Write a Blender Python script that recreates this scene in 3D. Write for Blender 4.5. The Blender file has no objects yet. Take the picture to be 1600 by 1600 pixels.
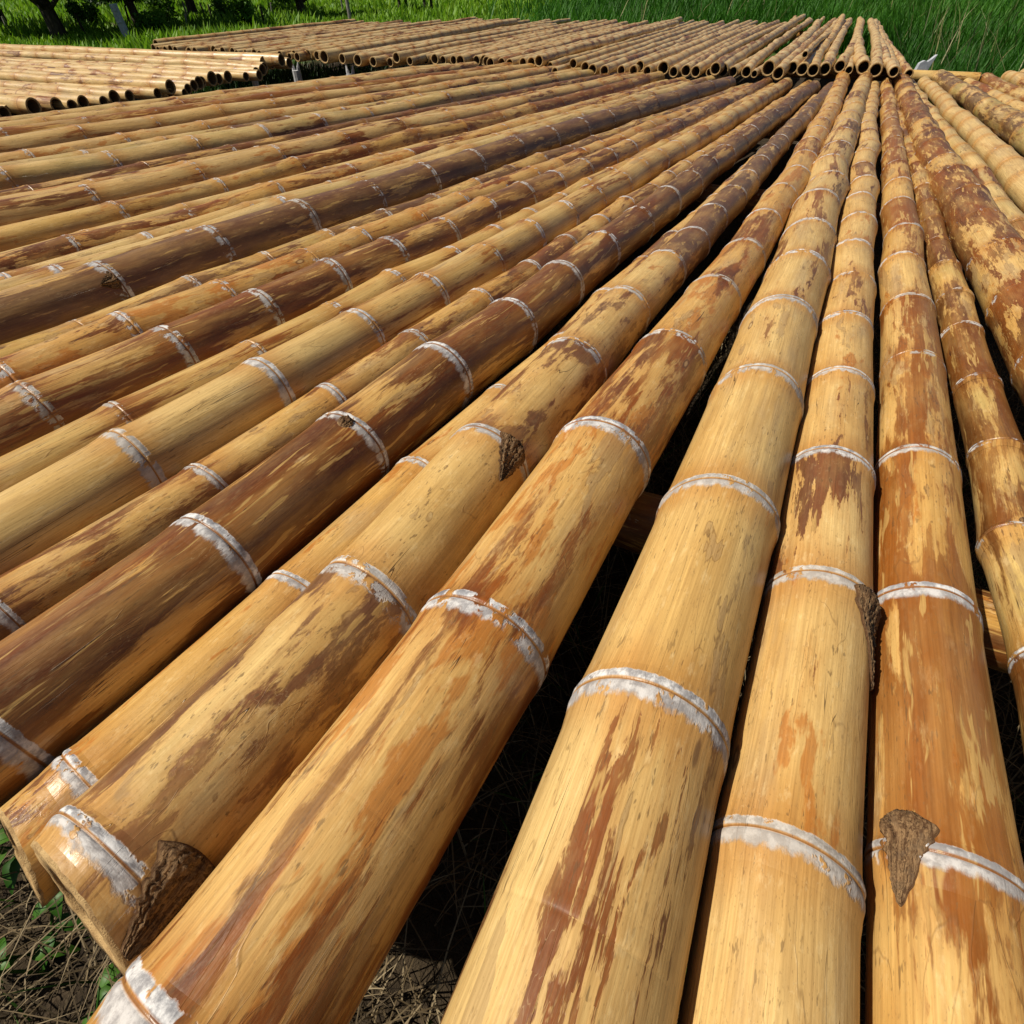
import bpy, math, random
import numpy as np
from mathutils import Vector

SC = bpy.context.scene
COL = SC.collection
rng = np.random.default_rng(7)
random.seed(7)
R = math.radians

# ------------------------------------------------------------------ camera, sky, sun, exposure
ZB = 0.40                       # top of the support beams of the front rack
HC = 1.09                       # camera height
cam = bpy.data.cameras.new("camera")
cam.lens, cam.sensor_width, cam.clip_start, cam.clip_end = 20.25, 36.0, 0.02, 2000.0
camo = bpy.data.objects.new("camera", cam)
camo.location = (0, 0, HC)
camo.rotation_euler = (R(90 - 42.163), 0, R(25.725))
COL.objects.link(camo)
SC.camera = camo

SUN_DIR = Vector((-0.56, -0.34, 0.84)).normalized()    # towards the sun
world = bpy.data.worlds.new("World")
SC.world = world
world.use_nodes = True
wn = world.node_tree.nodes
sky = wn.new("ShaderNodeTexSky")
sky.sky_type = 'NISHITA'
sky.sun_disc = False
sky.sun_elevation = math.asin(SUN_DIR.z)
sky.sun_rotation = math.atan2(SUN_DIR.x, SUN_DIR.y)
world.node_tree.links.new(sky.outputs[0], wn["Background"].inputs[0])
wn["Background"].inputs[1].default_value = 0.042
sun = bpy.data.lights.new("sun", 'SUN')
sun.energy, sun.angle, sun.color = 4.9, R(0.53), (1.0, 0.93, 0.80)
suno = bpy.data.objects.new("sun", sun)
suno.rotation_euler = SUN_DIR.to_track_quat('Z', 'Y').to_euler()
suno.location = (0, 0, 20)
COL.objects.link(suno)
SC.view_settings.view_transform = 'Standard'
SC.view_settings.look = 'None'
SC.view_settings.exposure = 0.26
SC.view_settings.gamma = 1.0
SC.render.film_transparent = False
SC.cycles.max_bounces = 5
SC.cycles.transparent_max_bounces = 4


# ------------------------------------------------------------------ object helpers
def tag(o, label=None, cat=None, group=None, kind=None):
    if label: o['label'] = label
    if cat: o['category'] = cat
    if group: o['group'] = group
    if kind: o['kind'] = kind
    return o

def empty(name, loc):
    o = bpy.data.objects.new(name, None)
    o.empty_display_size = 0.1
    o.location = loc
    COL.objects.link(o)
    return o

def mesh_obj(name, V, quads=None, tris=None, mats=(), parent=None, loc=None, smooth=True, attrs=None, mat_idx=None, polys=None):
    """one mesh object from numpy arrays"""
    me = bpy.data.meshes.new(name)
    V = np.asarray(V, dtype=np.float32)
    loops, starts, n = [], [], 0
    if quads is not None and len(quads):
        q = np.asarray(quads, dtype=np.int32)
        loops.append(q.ravel()); starts.append(np.arange(len(q)) * 4 + n); n += q.size
    if tris is not None and len(tris):
        t = np.asarray(tris, dtype=np.int32)
        loops.append(t.ravel()); starts.append(np.arange(len(t)) * 3 + n); n += t.size
    if polys:
        for p in polys:
            loops.append(np.asarray(p, dtype=np.int32)); starts.append(np.array([n])); n += len(p)
    loops = np.concatenate(loops).astype(np.int32)
    starts = np.concatenate(starts).astype(np.int32)
    me.vertices.add(len(V)); me.vertices.foreach_set('co', V.ravel())
    me.loops.add(len(loops)); me.loops.foreach_set('vertex_index', loops)
    me.polygons.add(len(starts)); me.polygons.foreach_set('loop_start', starts)
    me.polygons.foreach_set('use_smooth', np.full(len(starts), smooth))
    if mat_idx is not None: me.polygons.foreach_set('material_index', np.asarray(mat_idx, dtype=np.int32))
    for m in mats: me.materials.append(m)
    if attrs:
        for k, (typ, arr) in attrs.items():
            a = me.attributes.new(k, typ, 'POINT')
            a.data.foreach_set('vector' if typ == 'FLOAT_VECTOR' else ('color' if typ == 'FLOAT_COLOR' else 'value'),
                               np.asarray(arr, dtype=np.float32).ravel())
    me.update(calc_edges=True)
    me.validate()
    o = bpy.data.objects.new(name, me)
    COL.objects.link(o)
    if parent is not None: o.parent = parent
    if loc is not None: o.location = loc
    return o

def grid_quads(nr, nc, wrap=True, off=0):
    i = np.arange(nr - 1)[:, None]; j = np.arange(nc if wrap else nc - 1)[None, :]
    a = i * nc + j; b = i * nc + (j + 1) % nc
    return (np.stack([a, b, b + nc, a + nc], -1).reshape(-1, 4) + off)

def tube_arrays(pts, radii, seg=10, cap=True):
    pts = np.asarray(pts, float); n = len(pts)
    T = np.gradient(pts, axis=0); T /= np.linalg.norm(T, axis=1)[:, None]
    ref = np.array([0, 0, 1.0]) if abs(T[0, 2]) < .8 else np.array([1.0, 0, 0])
    N = np.cross(T, ref); N /= np.linalg.norm(N, axis=1)[:, None]
    B = np.cross(N, T)
    a = np.linspace(0, 2 * np.pi, seg, endpoint=False)
    rad = np.asarray(radii, float)
    V = pts[:, None, :] + rad[:, None, None] * (np.cos(a)[None, :, None] * N[:, None, :] + np.sin(a)[None, :, None] * B[:, None, :])
    return V.reshape(-1, 3), grid_quads(n, seg)

class MB:
    """collects pieces into one mesh"""
    def __init__(self): self.V, self.Q, self.T, self.P, self.n = [], [], [], [], 0
    def add(self, V, Q=None, T=None, P=None):
        V = np.asarray(V, float)
        if Q is not None and len(Q): self.Q.append(np.asarray(Q) + self.n)
        if T is not None and len(T): self.T.append(np.asarray(T) + self.n)
        if P: self.P += [[i + self.n for i in p] for p in P]
        self.V.append(V); self.n += len(V)
    def tube(self, pts, radii, seg=8):
        V, Q = tube_arrays(pts, radii, seg)
        k = len(pts)
        self.add(V, Q, P=[list(range(seg))[::-1], [(k - 1) * seg + i for i in range(seg)]])
    def build(self, name, mats, parent=None, loc=None, smooth=True, attrs=None):
        return mesh_obj(name, np.concatenate(self.V), np.concatenate(self.Q) if self.Q else None,
                        np.concatenate(self.T) if self.T else None, mats, parent, loc, smooth, attrs, polys=self.P)

# ------------------------------------------------------------------ node helpers
class NT:
    def __init__(self, name):
        self.m = bpy.data.materials.new(name); self.m.use_nodes = True
        self.t = self.m.node_tree; self.t.nodes.clear()
        self.out = self.t.nodes.new('ShaderNodeOutputMaterial')
    def node(self, typ, **kw):
        n = self.t.nodes.new(typ)
        for k, v in kw.items(): setattr(n, k, v)
        return n
    def put(self, sock, v):
        if v is None: return
        if isinstance(v, bpy.types.NodeSocket): self.t.links.new(v, sock)
        elif isinstance(v, (tuple, list)):
            sock.default_value = (*v, 1.0) if (len(v) == 3 and sock.type == 'RGBA') else v
        else: sock.default_value = v
    def math(self, op, a, b=None, c=None, clamp=False):
        n = self.node('ShaderNodeMath', operation=op, use_clamp=clamp)
        for i, v in enumerate((a, b, c)): self.put(n.inputs[i], v)
        return n.outputs[0]
    def mul(self, a, b): return self.math('MULTIPLY', a, b)
    def add(self, a, b): return self.math('ADD', a, b)
    def sub(self, a, b): return self.math('SUBTRACT', a, b)
    def vmul(self, v, s):
        n = self.node('ShaderNodeVectorMath', operation='MULTIPLY'); self.put(n.inputs[0], v); self.put(n.inputs[1], s); return n.outputs[0]
    def vadd(self, v, s):
        n = self.node('ShaderNodeVectorMath', operation='ADD'); self.put(n.inputs[0], v); self.put(n.inputs[1], s); return n.outputs[0]
    def noise(self, vec, scale=1.0, detail=3.0, rough=0.5, dist=0.0, out=0):
        n = self.node('ShaderNodeTexNoise'); self.put(n.inputs['Vector'], vec)
        n.inputs['Scale'].default_value = scale; n.inputs['Detail'].default_value = detail
        n.inputs['Roughness'].default_value = rough; n.inputs['Distortion'].default_value = dist
        return n.outputs[out]
    def voro(self, vec, scale=1.0, feature='F1', out='Distance', rnd=1.0):
        n = self.node('ShaderNodeTexVoronoi', feature=feature); self.put(n.inputs['Vector'], vec)
        n.inputs['Scale'].default_value = scale; n.inputs['Randomness'].default_value = rnd
        return n.outputs[out]
    def step(self, x, lo, hi, a=0.0, b=1.0):
        n = self.node('ShaderNodeMapRange', interpolation_type='SMOOTHSTEP'); n.clamp = True
        for i, v in zip((0, 1, 2, 3, 4), (x, lo, hi, a, b)): self.put(n.inputs[i], v)
        return n.outputs[0]
    def mix(self, f, a, b, blend='MIX'):
        n = self.node('ShaderNodeMix', data_type='RGBA', blend_type=blend); n.clamp_factor = True
        self.put(n.inputs[0], f); self.put(n.inputs[6], a); self.put(n.inputs[7], b); return n.outputs[2]
    def attr(self, name): return self.node('ShaderNodeAttribute', attribute_name=name)
    def sep(self, v):
        n = self.node('ShaderNodeSeparateXYZ'); self.put(n.inputs[0], v); return n.outputs
    def bump(self, h, strength=0.3, dist=0.002, normal=None):
        n = self.node('ShaderNodeBump'); n.inputs['Strength'].default_value = strength
        n.inputs['Distance'].default_value = dist; self.put(n.inputs['Height'], h); self.put(n.inputs['Normal'], normal); return n.outputs[0]
    def principled(self, color, rough=0.5, normal=None, spec=0.5, **kw):
        n = self.node('ShaderNodeBsdfPrincipled')
        self.put(n.inputs['Base Color'], color); self.put(n.inputs['Roughness'], rough)
        self.put(n.inputs['Specular IOR Level'], spec); self.put(n.inputs['Normal'], normal)
        for k, v in kw.items(): self.put(n.inputs[k], v)
        self.t.links.new(n.outputs[0], self.out.inputs[0])
        return n

# ------------------------------------------------------------------ bamboo material
def make_bamboo():
    N = NT("bamboo_wood")
    co = N.attr("co").outputs['Vector']
    nd = N.sep(N.attr("nd").outputs['Vector']); d, r1, r2 = nd[0], nd[1], nd[2]
    st = N.sep(N.attr("st").outputs['Vector']); wax = N.attr("wax").outputs['Fac']
    dark, green, warm = st[0], st[1], st[2]
    vr = N.sep(N.attr('vr').outputs['Vector']); v_soft, v_hue, v_ring = vr[0], vr[1], vr[2]
    # low frequency straw / orange tan
    n_lo = N.noise(N.vmul(co, (9, 9, 3.0)), 1, 3, .55)
    n_md = N.noise(N.vmul(co, (38, 38, 5)), 1, 4, .6)
    fib = N.noise(N.vmul(co, (420, 420, 7)), 1, 2, .6)
    fib2 = N.noise(N.vmul(co, (150, 150, 4)), 1, 3, .6)
    grain = N.noise(N.vmul(co, (330, 330, 120)), 1, 2, .6)
    base = N.mix(N.step(n_lo, .32, .68), (0.70, 0.480, 0.175), (0.60, 0.355, 0.095))
    base = N.mix(N.mul(N.step(n_md, .45, .70), .55), base, (0.45, 0.245, 0.062))
    base = N.mix(N.mul(warm, .50), base, (0.53, 0.255, 0.052))
    base = N.mix(N.mul(N.sub(r2, .35), .35), base, (0.68, 0.49, 0.215))
    pale = N.attr('pale').outputs['Fac']
    base = N.mix(N.mul(pale, .8), base, N.mix(N.step(n_md, .35, .65), (0.68, 0.53, 0.285), (0.54, 0.405, 0.215)))
    # greyed / pinkish weathering
    gr = N.step(N.noise(N.vmul(N.vadd(co, (3.1, 1.7, 9.0)), (14, 14, 3.2)), 1, 4, .6), .52, .70)
    base = N.mix(N.mul(gr, .45), base, (0.37, 0.265, 0.150))
    # green
    gn = N.step(N.noise(N.vmul(N.vadd(co, (7.7, 2.2, 4.0)), (10, 10, 3.0)), 1, 3, .6), .36, .64)
    base = N.mix(N.mul(gn, N.mul(green, .8)), base, (0.25, 0.20, 0.045))
    # near node: orange staining
    ad = N.attr('ad').outputs['Fac']
    nn = N.step(N.add(ad, N.mul(N.sub(n_md, .5), .12)), .01, .085, 1.0, 0.0)
    base = N.mix(N.mul(nn, .55), base, (0.43, 0.180, 0.032))
    # peeled brown skin: sharp edged, stretched along the pole
    warp = N.node('ShaderNodeVectorMath', operation='SUBTRACT')
    N.put(warp.inputs[0], N.noise(N.vmul(co, (30, 30, 9)), 1, 2, .5, out=1)); N.put(warp.inputs[1], (.5, .5, .5))
    cw = N.vadd(co, N.vmul(warp.outputs[0], (.028, .028, .05)))
    s1 = N.noise(N.vmul(cw, (30, 30, 5.0)), 1, 6, .62)
    s2 = N.noise(N.vmul(cw, (9, 9, 2.2)), 1, 2, .5)
    sv = N.add(N.add(N.mul(s1, .66), N.mul(s2, .44)), N.mul(N.sub(r1, .5), .16))
    sv = N.add(sv, N.mul(N.math('EXPONENT', N.mul(ad, -14)), .05))
    sv = N.add(sv, N.mul(N.sub(fib2, .5), .17))
    sv = N.add(sv, N.mul(N.sub(r2, .5), .07))
    thr = N.math('MULTIPLY_ADD', dark, -.34, .735)
    ms = N.step(N.add(sv, N.mul(N.sub(grain, .5), .05)), N.sub(thr, N.math('MULTIPLY_ADD', v_soft, .026, .006)), N.add(thr, N.math('MULTIPLY_ADD', v_soft, .030, .008)))
    soft = N.step(sv, N.sub(thr, .10), thr)
    base = N.mix(N.mul(soft, .32), base, (0.42, 0.185, 0.040))
    bcol = N.mix(N.step(N.noise(N.vmul(co, (16, 16, 3)), 1, 4, .6), .36, .64), (0.245, 0.064, 0.008), (0.105, 0.028, 0.007))
    bcol = N.mix(N.mul(N.step(dark, .35, .9), .62), bcol, (0.066, 0.022, 0.006))
    bcol = N.mix(N.mul(N.step(grain, .45, .75), .30), bcol, (0.24, 0.105, 0.028))
    bcol = N.mix(N.step(v_hue, .62, .95, 0, .6), bcol, (0.150, 0.078, 0.045))
    bcol = N.mix(N.step(v_hue, .40, .05, 0, .6), bcol, (0.300, 0.100, 0.014))
    bcol = N.mix(N.mul(green, .35), bcol, (0.085, 0.062, 0.018))
    # orange varnish-like stains
    so = N.noise(N.vmul(N.vadd(cw, (6.1, 3.3, 7.7)), (20, 20, 4.5)), 1, 5, .62)
    othr = N.math('MULTIPLY_ADD', warm, -.15, .70)
    mo = N.step(so, N.sub(othr, .02), N.add(othr, .03))
    base = N.mix(N.mul(mo, .70), base, (0.42, 0.140, 0.018))
    # greyish film with a dried dark rim
    sg = N.noise(N.vmul(N.vadd(cw, (2.1, 8.3, 1.7)), (22, 22, 5.0)), 1, 4, .55)
    gthr = N.math('MULTIPLY_ADD', dark, -.22, .68)
    mg = N.step(sg, gthr, N.add(gthr, .02))
    grim = N.step(N.math('ABSOLUTE', N.sub(sg, N.add(gthr, .003))), .0, .011, 1, 0)
    base = N.mix(N.mul(mg, .45), base, (0.29, 0.185, 0.095))
    base = N.mix(N.mul(N.mul(grim, N.step(n_lo, .40, .55)), .60), base, (0.17, 0.085, 0.030))
    opa = N.step(N.noise(N.vmul(N.vadd(co, (9.1, 4.3, 2.7)), (18, 18, 5)), 1, 3, .6), .34, .60, .62, .97)
    col = N.mix(N.mul(ms, opa), base, bcol)
    rim_ = N.step(N.math('ABSOLUTE', N.sub(sv, N.add(thr, .003))), .0, .010, 1, 0)
    col = N.mix(N.mul(rim_, .28), col, (0.13, 0.05, 0.016))
    # scratches of pale skin through the brown
    sc = N.noise(N.vmul(N.vadd(cw, (1.3, 5.1, 2.0)), (70, 70, 7)), 1, 3, .6)
    col = N.mix(N.mul(N.mul(ms, N.step(sc, .60, .64)), .8), col, (0.50, 0.31, 0.10))
    # thin dark contour lines (dried water marks)
    cl = N.math('ABSOLUTE', N.sub(N.noise(N.vmul(cw, (30, 30, 5.5)), 1, 1, .5), .50))
    clm = N.mul(N.step(cl, .0, .008, 1, 0), N.step(N.noise(N.vmul(co, (12, 12, 8)), 1, 2), .50, .58))
    col = N.mix(N.mul(clm, .34), col, (0.16, 0.075, 0.025))
    # fibre streaks, grain, speckles
    col = N.mix(1.0, col, N.mix(fib, (0.56, 0.51, 0.45), (1.26, 1.29, 1.33)), 'MULTIPLY')
    col = N.mix(.8, col, N.mix(fib2, (0.72, 0.69, 0.66), (1.18, 1.18, 1.18)), 'MULTIPLY')
    spk = N.step(N.noise(N.vmul(co, (260, 260, 55)), 1, 2, .6), .61, .68)
    spp = N.step(N.noise(N.vmul(N.vadd(co, (4, 4, 4)), (25, 25, 7)), 1, 3), .42, .60)
    col = N.mix(N.mul(N.mul(spk, spp), .62), col, (0.10, 0.055, 0.022))
    por = N.step(N.noise(N.vmul(co, (620, 620, 190)), 1, 2, .6), .62, .70)
    col = N.mix(N.mul(por, .40), col, (0.17, 0.095, 0.035))
    mot = N.noise(N.vmul(co, (85, 85, 32)), 1, 5, .7)
    col = N.mix(N.step(mot, .52, .74, 0, .26), col, (0.30, 0.165, 0.06))
    col = N.mix(N.mul(N.step(mot, .28, .46, .30, 0), N.sub(1.0, N.mul(ms, .7))), col, (0.76, 0.58, 0.29))
    sct = N.math('ABSOLUTE', N.sub(N.noise(N.vmul(N.vadd(co, (3.3, 7.1, 5.9)), (90, 90, 20)), 1, 2, .5), .5))
    scm = N.mul(N.step(sct, .0, .007, 1, 0), N.step(N.noise(N.vmul(N.vadd(co, (1, 6, 2)), (15, 15, 9)), 1, 2), .56, .62))
    col = N.mix(N.mul(scm, .22), col, (0.70, 0.52, 0.27))
    # eye shaped scars and dark blotches
    vd = N.voro(N.vmul(co, (26, 26, 9)), 1)
    vs = N.voro(N.vmul(co, (26, 26, 9)), 1, out='Color')
    vsel = N.step(N.sep(vs)[0], .955, .965)
    rim = N.mul(N.step(vd, .07, .11), N.step(vd, .14, .18, 1, 0))
    col = N.mix(N.mul(N.mul(vsel, rim), .75), col, (0.13, 0.06, 0.022))
    col = N.mix(N.mul(N.mul(vsel, N.step(vd, .05, .12, 1, 0)), .6), col, (0.47, 0.33, 0.16))
    vsel2 = N.step(N.sep(vs)[1], .95, .96)
    blot = N.step(N.add(vd, N.mul(N.sub(grain, .5), .25)), .07, .12, 1, 0)
    col = N.mix(N.mul(N.mul(vsel2, blot), .85), col, (0.05, 0.018, 0.010))
    # fine dark cracks along the fibre
    ck = N.math('ABSOLUTE', N.sub(N.noise(N.vmul(co, (75, 75, 2.6)), 1, 1, .4), .5))
    ckm = N.mul(N.step(ck, .0, .006, 1, 0), N.step(N.noise(N.vmul(N.vadd(co, (8, 1, 3)), (22, 22, 6)), 1, 1), .60, .66))
    col = N.mix(N.mul(ckm, .85), col, (0.055, 0.030, 0.014))
    # waxy white band on the node ring
    rag = N.noise(N.vmul(co, (95, 95, 60)), 1, 4, .65)
    rg2 = N.noise(N.vmul(co, (26, 26, 14)), 1, 3, .6)
    edge = N.mul(N.sub(rag, .5), .030)
    de = N.add(N.add(d, edge), N.mul(N.sub(rg2, .5), .022))
    upper = N.mul(N.step(d, .0005, .003), N.step(N.add(d, N.mul(edge, .35)), .0125, .015, 1, 0))
    lower = N.mul(N.step(d, -.0035, -.0015, 1, 0), N.step(de, -.027, -.016))
    patch = N.step(N.noise(N.vmul(N.vadd(co, (5, 9, 1)), (42, 42, 30)), 1, 4, .65), N.math('MULTIPLY_ADD', wax, -.34, .70), N.math('MULTIPLY_ADD', wax, -.34, .76))
    band = N.mul(N.mul(N.math('MAXIMUM', upper, lower), patch), N.step(ad, .05, .06, 1, 0))
    wn_ = N.noise(N.vmul(N.vadd(co, (2, 6, 3)), (60, 60, 60)), 1, 5, .7)
    wcol = N.mix(N.step(wn_, .40, .62), (0.25, 0.255, 0.275), (0.70, 0.69, 0.68))
    wcol = N.mix(N.mul(N.step(N.noise(N.vmul(co, (33, 33, 40)), 1, 4, .7), .54, .64), .8), wcol, (0.11, 0.115, 0.14))
    wcol = N.mix(N.math('MULTIPLY_ADD', v_ring, .55, 0.0), wcol, (0.36, 0.30, 0.22))
    wcol = N.mix(N.mul(N.step(lower, .1, .9), .38), wcol, (0.34, 0.31, 0.29))
    groove = N.mul(N.mul(N.step(N.math('ABSOLUTE', N.add(d, .001)), .0, .0028, 1, 0), .8), N.step(ad, .05, .06, 1, 0))
    col = N.mix(N.mul(groove, N.step(wax, .0, .2)), col, (0.20, 0.085, 0.028))
    col = N.mix(N.mul(band, N.step(wax, .02, .12, 0, .95)), col, wcol)
    rough = N.mix(band, N.mix(ms, (.37,) * 3, (.36,) * 3), (.9,) * 3)
    rough = N.add(rough, N.mul(N.sub(grain, .5), .25))
    hgt = N.add(N.add(N.mul(fib, .35), N.mul(grain, .35)), N.add(N.mul(ms, .28), N.mul(ckm, -1.6)))
    hgt = N.add(hgt, N.mul(band, N.add(.5, N.mul(wn_, 1.5))))
    hgt = N.add(hgt, N.mul(clm, -.4))
    b1 = N.bump(hgt, .55, .0011)
    b2 = N.bump(N.noise(N.vmul(co, (24, 24, 10)), 1, 3, .5), .35, .006, b1)
    N.principled(col, rough, b2, .40)
    return N.m
BAMBOO = make_bamboo()

def make_cut():
    N = NT("cut_bamboo")
    g = N.node('ShaderNodeTexCoord').outputs['Object']
    n = N.noise(g, 60, 4, .65); s = N.noise(g, 700, 2, .5)
    col = N.mix(N.step(n, .35, .65), (0.46, 0.31, 0.14), (0.27, 0.165, 0.07))
    col = N.mix(N.mul(N.step(s, .58, .66), .6), col, (0.12, 0.07, 0.03))
    N.principled(col, .85, N.bump(s, .6, .0015), .2)
    return N.m
CUT = make_cut()

def make_bore():
    N = NT("bamboo_bore")
    g = N.node('ShaderNodeTexCoord').outputs['Object']
    N.principled(N.mix(N.noise(g, 30, 3), (0.20, 0.12, 0.05), (0.10, 0.06, 0.03)), .9, None, .2)
    return N.m
BORE = make_bore()

def make_simple(name, a, b, scale, rough=.9, bump=.4, dist=.004, stretch=(1, 1, 1), detail=5):
    N = NT(name)
    g = N.vmul(N.node('ShaderNodeTexCoord').outputs['Object'], stretch)
    n = N.noise(g, scale, detail, .65)
    N.principled(N.mix(N.step(n, .32, .68), a, b), rough, N.bump(N.noise(g, scale * 3, 4, .65), bump, dist), .25)
    return N.m
def make_scar():
    N = NT("scar_wood")
    g = N.node('ShaderNodeTexCoord').outputs['Object']
    f = N.noise(N.vmul(g, (420, 22, 420)), 1, 4, .65); n = N.noise(g, 55, 5, .7)
    col = N.mix(N.step(f, .36, .64), (0.075, 0.038, 0.018), (0.27, 0.165, 0.080))
    col = N.mix(N.mul(N.step(n, .50, .62), .55), col, (0.13, 0.085, 0.05))
    col = N.mix(N.mul(N.attr("rim").outputs['Fac'], .80), col, (0.075, 0.034, 0.014))
    N.principled(col, .92, N.bump(N.add(f, n), .8, .003), .15)
    return N.m
SCAR = make_scar()
CONCRETE = make_simple("weathered_concrete", (0.26, 0.28, 0.31), (0.42, 0.44, 0.47), 14, .9)
POSTWOOD = make_simple("grey_post_wood", (0.16, 0.14, 0.12), (0.34, 0.31, 0.28), 20, .9, .6, .004, (3, 3, .4))
BARK = make_simple("bark", (0.028, 0.022, 0.016), (0.075, 0.06, 0.045), 14, .95, .8, .02, (1, 1, .35))

# ------------------------------------------------------------------ bamboo poles
_pole_seed = [0]

def profile_r(d, r, amp):
    """culm swells at each node, with a step (sheath scar) on the near side"""
    sw = amp * np.exp(-(d / .030) ** 2) + .55 * amp * np.exp(-(np.abs(d) / .10))
    ledge = .010 * np.where(d < 0, np.exp(d / .012), 0) - .012 * np.exp(-((d + .001) / .0025) ** 2)
    return r * (1 + sw + ledge)

class Pole:
    """a culm along +Y (or any heading) given by axis functions of the run coordinate"""
    def __init__(self, axis, rad, y0, y1, nodes, style, seg=48, step=.05, amp=.045, loc=None, fine=True, wob=.004, cut=0.0, pale=.05):
        self.cut, self.pale = cut, pale
        _pole_seed[0] += 1
        self.seed = _pole_seed[0]; rs = np.random.default_rng(100 + self.seed)
        self.axis, self.rad, self.amp, self.seg = axis, rad, amp, seg
        self.nodes = np.asarray(sorted(nodes)); self.style = style
        self.y0, self.y1, self.fine = y0, y1, fine
        self.rand1 = rs.random(len(self.nodes) + 1); self.rand2 = rs.random(len(self.nodes) + 1)
        self.ph = rs.random(4) * 6.28; self.wob = wob
        self.zig = rs.normal(0, 1, (len(self.nodes) + 2, 2)) * wob
        self.loc = np.array(loc if loc is not None else axis(np.array([y0]))[0])
        base = np.arange(y0, y1, step)
        if fine: off = np.array([-.09, -.06, -.045, -.035, -.027, -.020, -.014, -.009, -.006, -.0035, -.001, .0015, .004, .007, .011, .015, .02, .03, .045, .065])
        else: off = np.array([-.05, -.02, -.009, -.002, .004, .011, .022, .05])
        st = np.concatenate([base, (self.nodes[:, None] + off[None, :]).ravel(), [y0, y1]])
        st = np.unique(np.round(st[(st >= y0) & (st <= y1)], 4))
        keep = np.r_[True, np.diff(st) > .0012]
        self.st = st[keep]
    def near(self, s):
        k = np.clip(np.searchsorted(self.nodes, s), 0, len(self.nodes) - 1)
        k0 = np.clip(k - 1, 0, len(self.nodes) - 1)
        d1, d0 = s - self.nodes[k], s - self.nodes[k0]
        return np.where(np.abs(d1) < np.abs(d0), d1, d0)
    def surf(self, s, phi, extra=0.0):
        """points for arrays s (n,) and phi (m,)"""
        C = self.axis(s)
        kk = np.r_[self.y0 - 1, self.nodes, self.y1 + 1]
        zx = np.interp(s, kk, self.zig[:, 0]); zz = np.interp(s, kk, self.zig[:, 1])
        T = np.gradient(C, s, axis=0) if len(s) > 1 else np.array([[0, 1.0, 0]])
        T = T / np.linalg.norm(T, axis=1)[:, None]
        Nv = np.cross(T, [0, 0, 1.0]); Nv /= np.linalg.norm(Nv, axis=1)[:, None]
        Bv = np.cross(Nv, T)
        C = C + Nv * zx[:, None] + Bv * (zz * .5)[:, None]
        r = profile_r(self.near(s), self.rad(s), self.amp)
        ov = 1 + .014 * np.sin(2 * phi[None, :] + self.ph[0] + .8 * s[:, None]) + .007 * np.sin(3 * phi[None, :] + self.ph[1] - 1.7 * s[:, None])
        rr = r[:, None] * ov + extra
        V = C[:, None, :] + rr[:, :, None] * (np.cos(phi)[None, :, None] * Nv[:, None, :] + np.sin(phi)[None, :, None] * Bv[:, None, :])
        if self.cut:
            fall = np.clip(1 - (s - self.y0) / .07, 0, 1)[:, None]
            rj = np.random.default_rng(self.seed + 5).normal(0, .0005, len(phi))
            V[:, :, 1] += rj[None, :] * np.clip(1 - (s - self.y0) / .004, 0, 1)[:, None]
            V[:, :, 1] += self.cut * np.sin(phi - .5)[None, :] * rr * fall * np.ones_like(rr)
        return V - self.loc[None, None, :], rr
    def attrs(self, s, phi, wax, d=None, ad=None, ringv=.3):
        n, m = len(s), len(phi)
        r = self.rad(s)
        so = (self.seed * 7.31) % 97
        rv = np.random.default_rng(7000 + self.seed); fa, fl = rv.uniform(.72, 1.45), rv.uniform(.62, 1.5); vs_, vh_ = rv.random(), rv.random()
        co = np.stack([fa * r[:, None] * np.cos(phi)[None, :] + so, fa * r[:, None] * np.sin(phi)[None, :] + so * .37, fl * np.repeat(s[:, None], m, 1) + so * 1.7], -1)
        vrv = np.empty((n, m, 3)); vrv[..., 0] = vs_; vrv[..., 1] = vh_; vrv[..., 2] = ringv
        if d is None: d = self.near(s)
        k = np.searchsorted(self.nodes, s)
        ndv = np.stack([np.repeat(d[:, None], m, 1), np.repeat(self.rand1[k][:, None], m, 1), np.repeat(self.rand2[k][:, None], m, 1)], -1)
        dk0, dk1, gr, wm = self.style[:4]
        t = (s - self.y0) / (self.y1 - self.y0)
        dk = dk0 + (dk1 - dk0) * np.clip(t * 2.0, 0, 1)
        stv = np.stack([np.repeat(dk[:, None], m, 1), np.full((n, m), gr), np.full((n, m), wm)], -1)
        return dict(pale=('FLOAT', np.full(n * m, self.pale)), vr=('FLOAT_VECTOR', vrv.reshape(-1, 3)), ad=('FLOAT', np.repeat(np.abs(d if ad is None else ad)[:, None], m, 1)), co=('FLOAT_VECTOR', co.reshape(-1, 3)), nd=('FLOAT_VECTOR', ndv.reshape(-1, 3)), st=('FLOAT_VECTOR', stv.reshape(-1, 3)), wax=('FLOAT', np.full(n * m, wax)))
    def culm(self, root, wax=0.0):
        phi = np.linspace(0, 2 * np.pi, self.seg, endpoint=False)
        dn = self.near(self.st)
        V, _ = self.surf(self.st, phi, (-.0010 * np.exp(-((dn + .010) / .016) ** 4))[:, None] if self.fine else 0.0)
        return mesh_obj("culm", V.reshape(-1, 3), grid_quads(len(self.st), self.seg), None, [BAMBOO], root, attrs=self.attrs(self.st, phi, wax, d=dn if self.fine else dn / 2.6, ad=np.abs(dn)))
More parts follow.
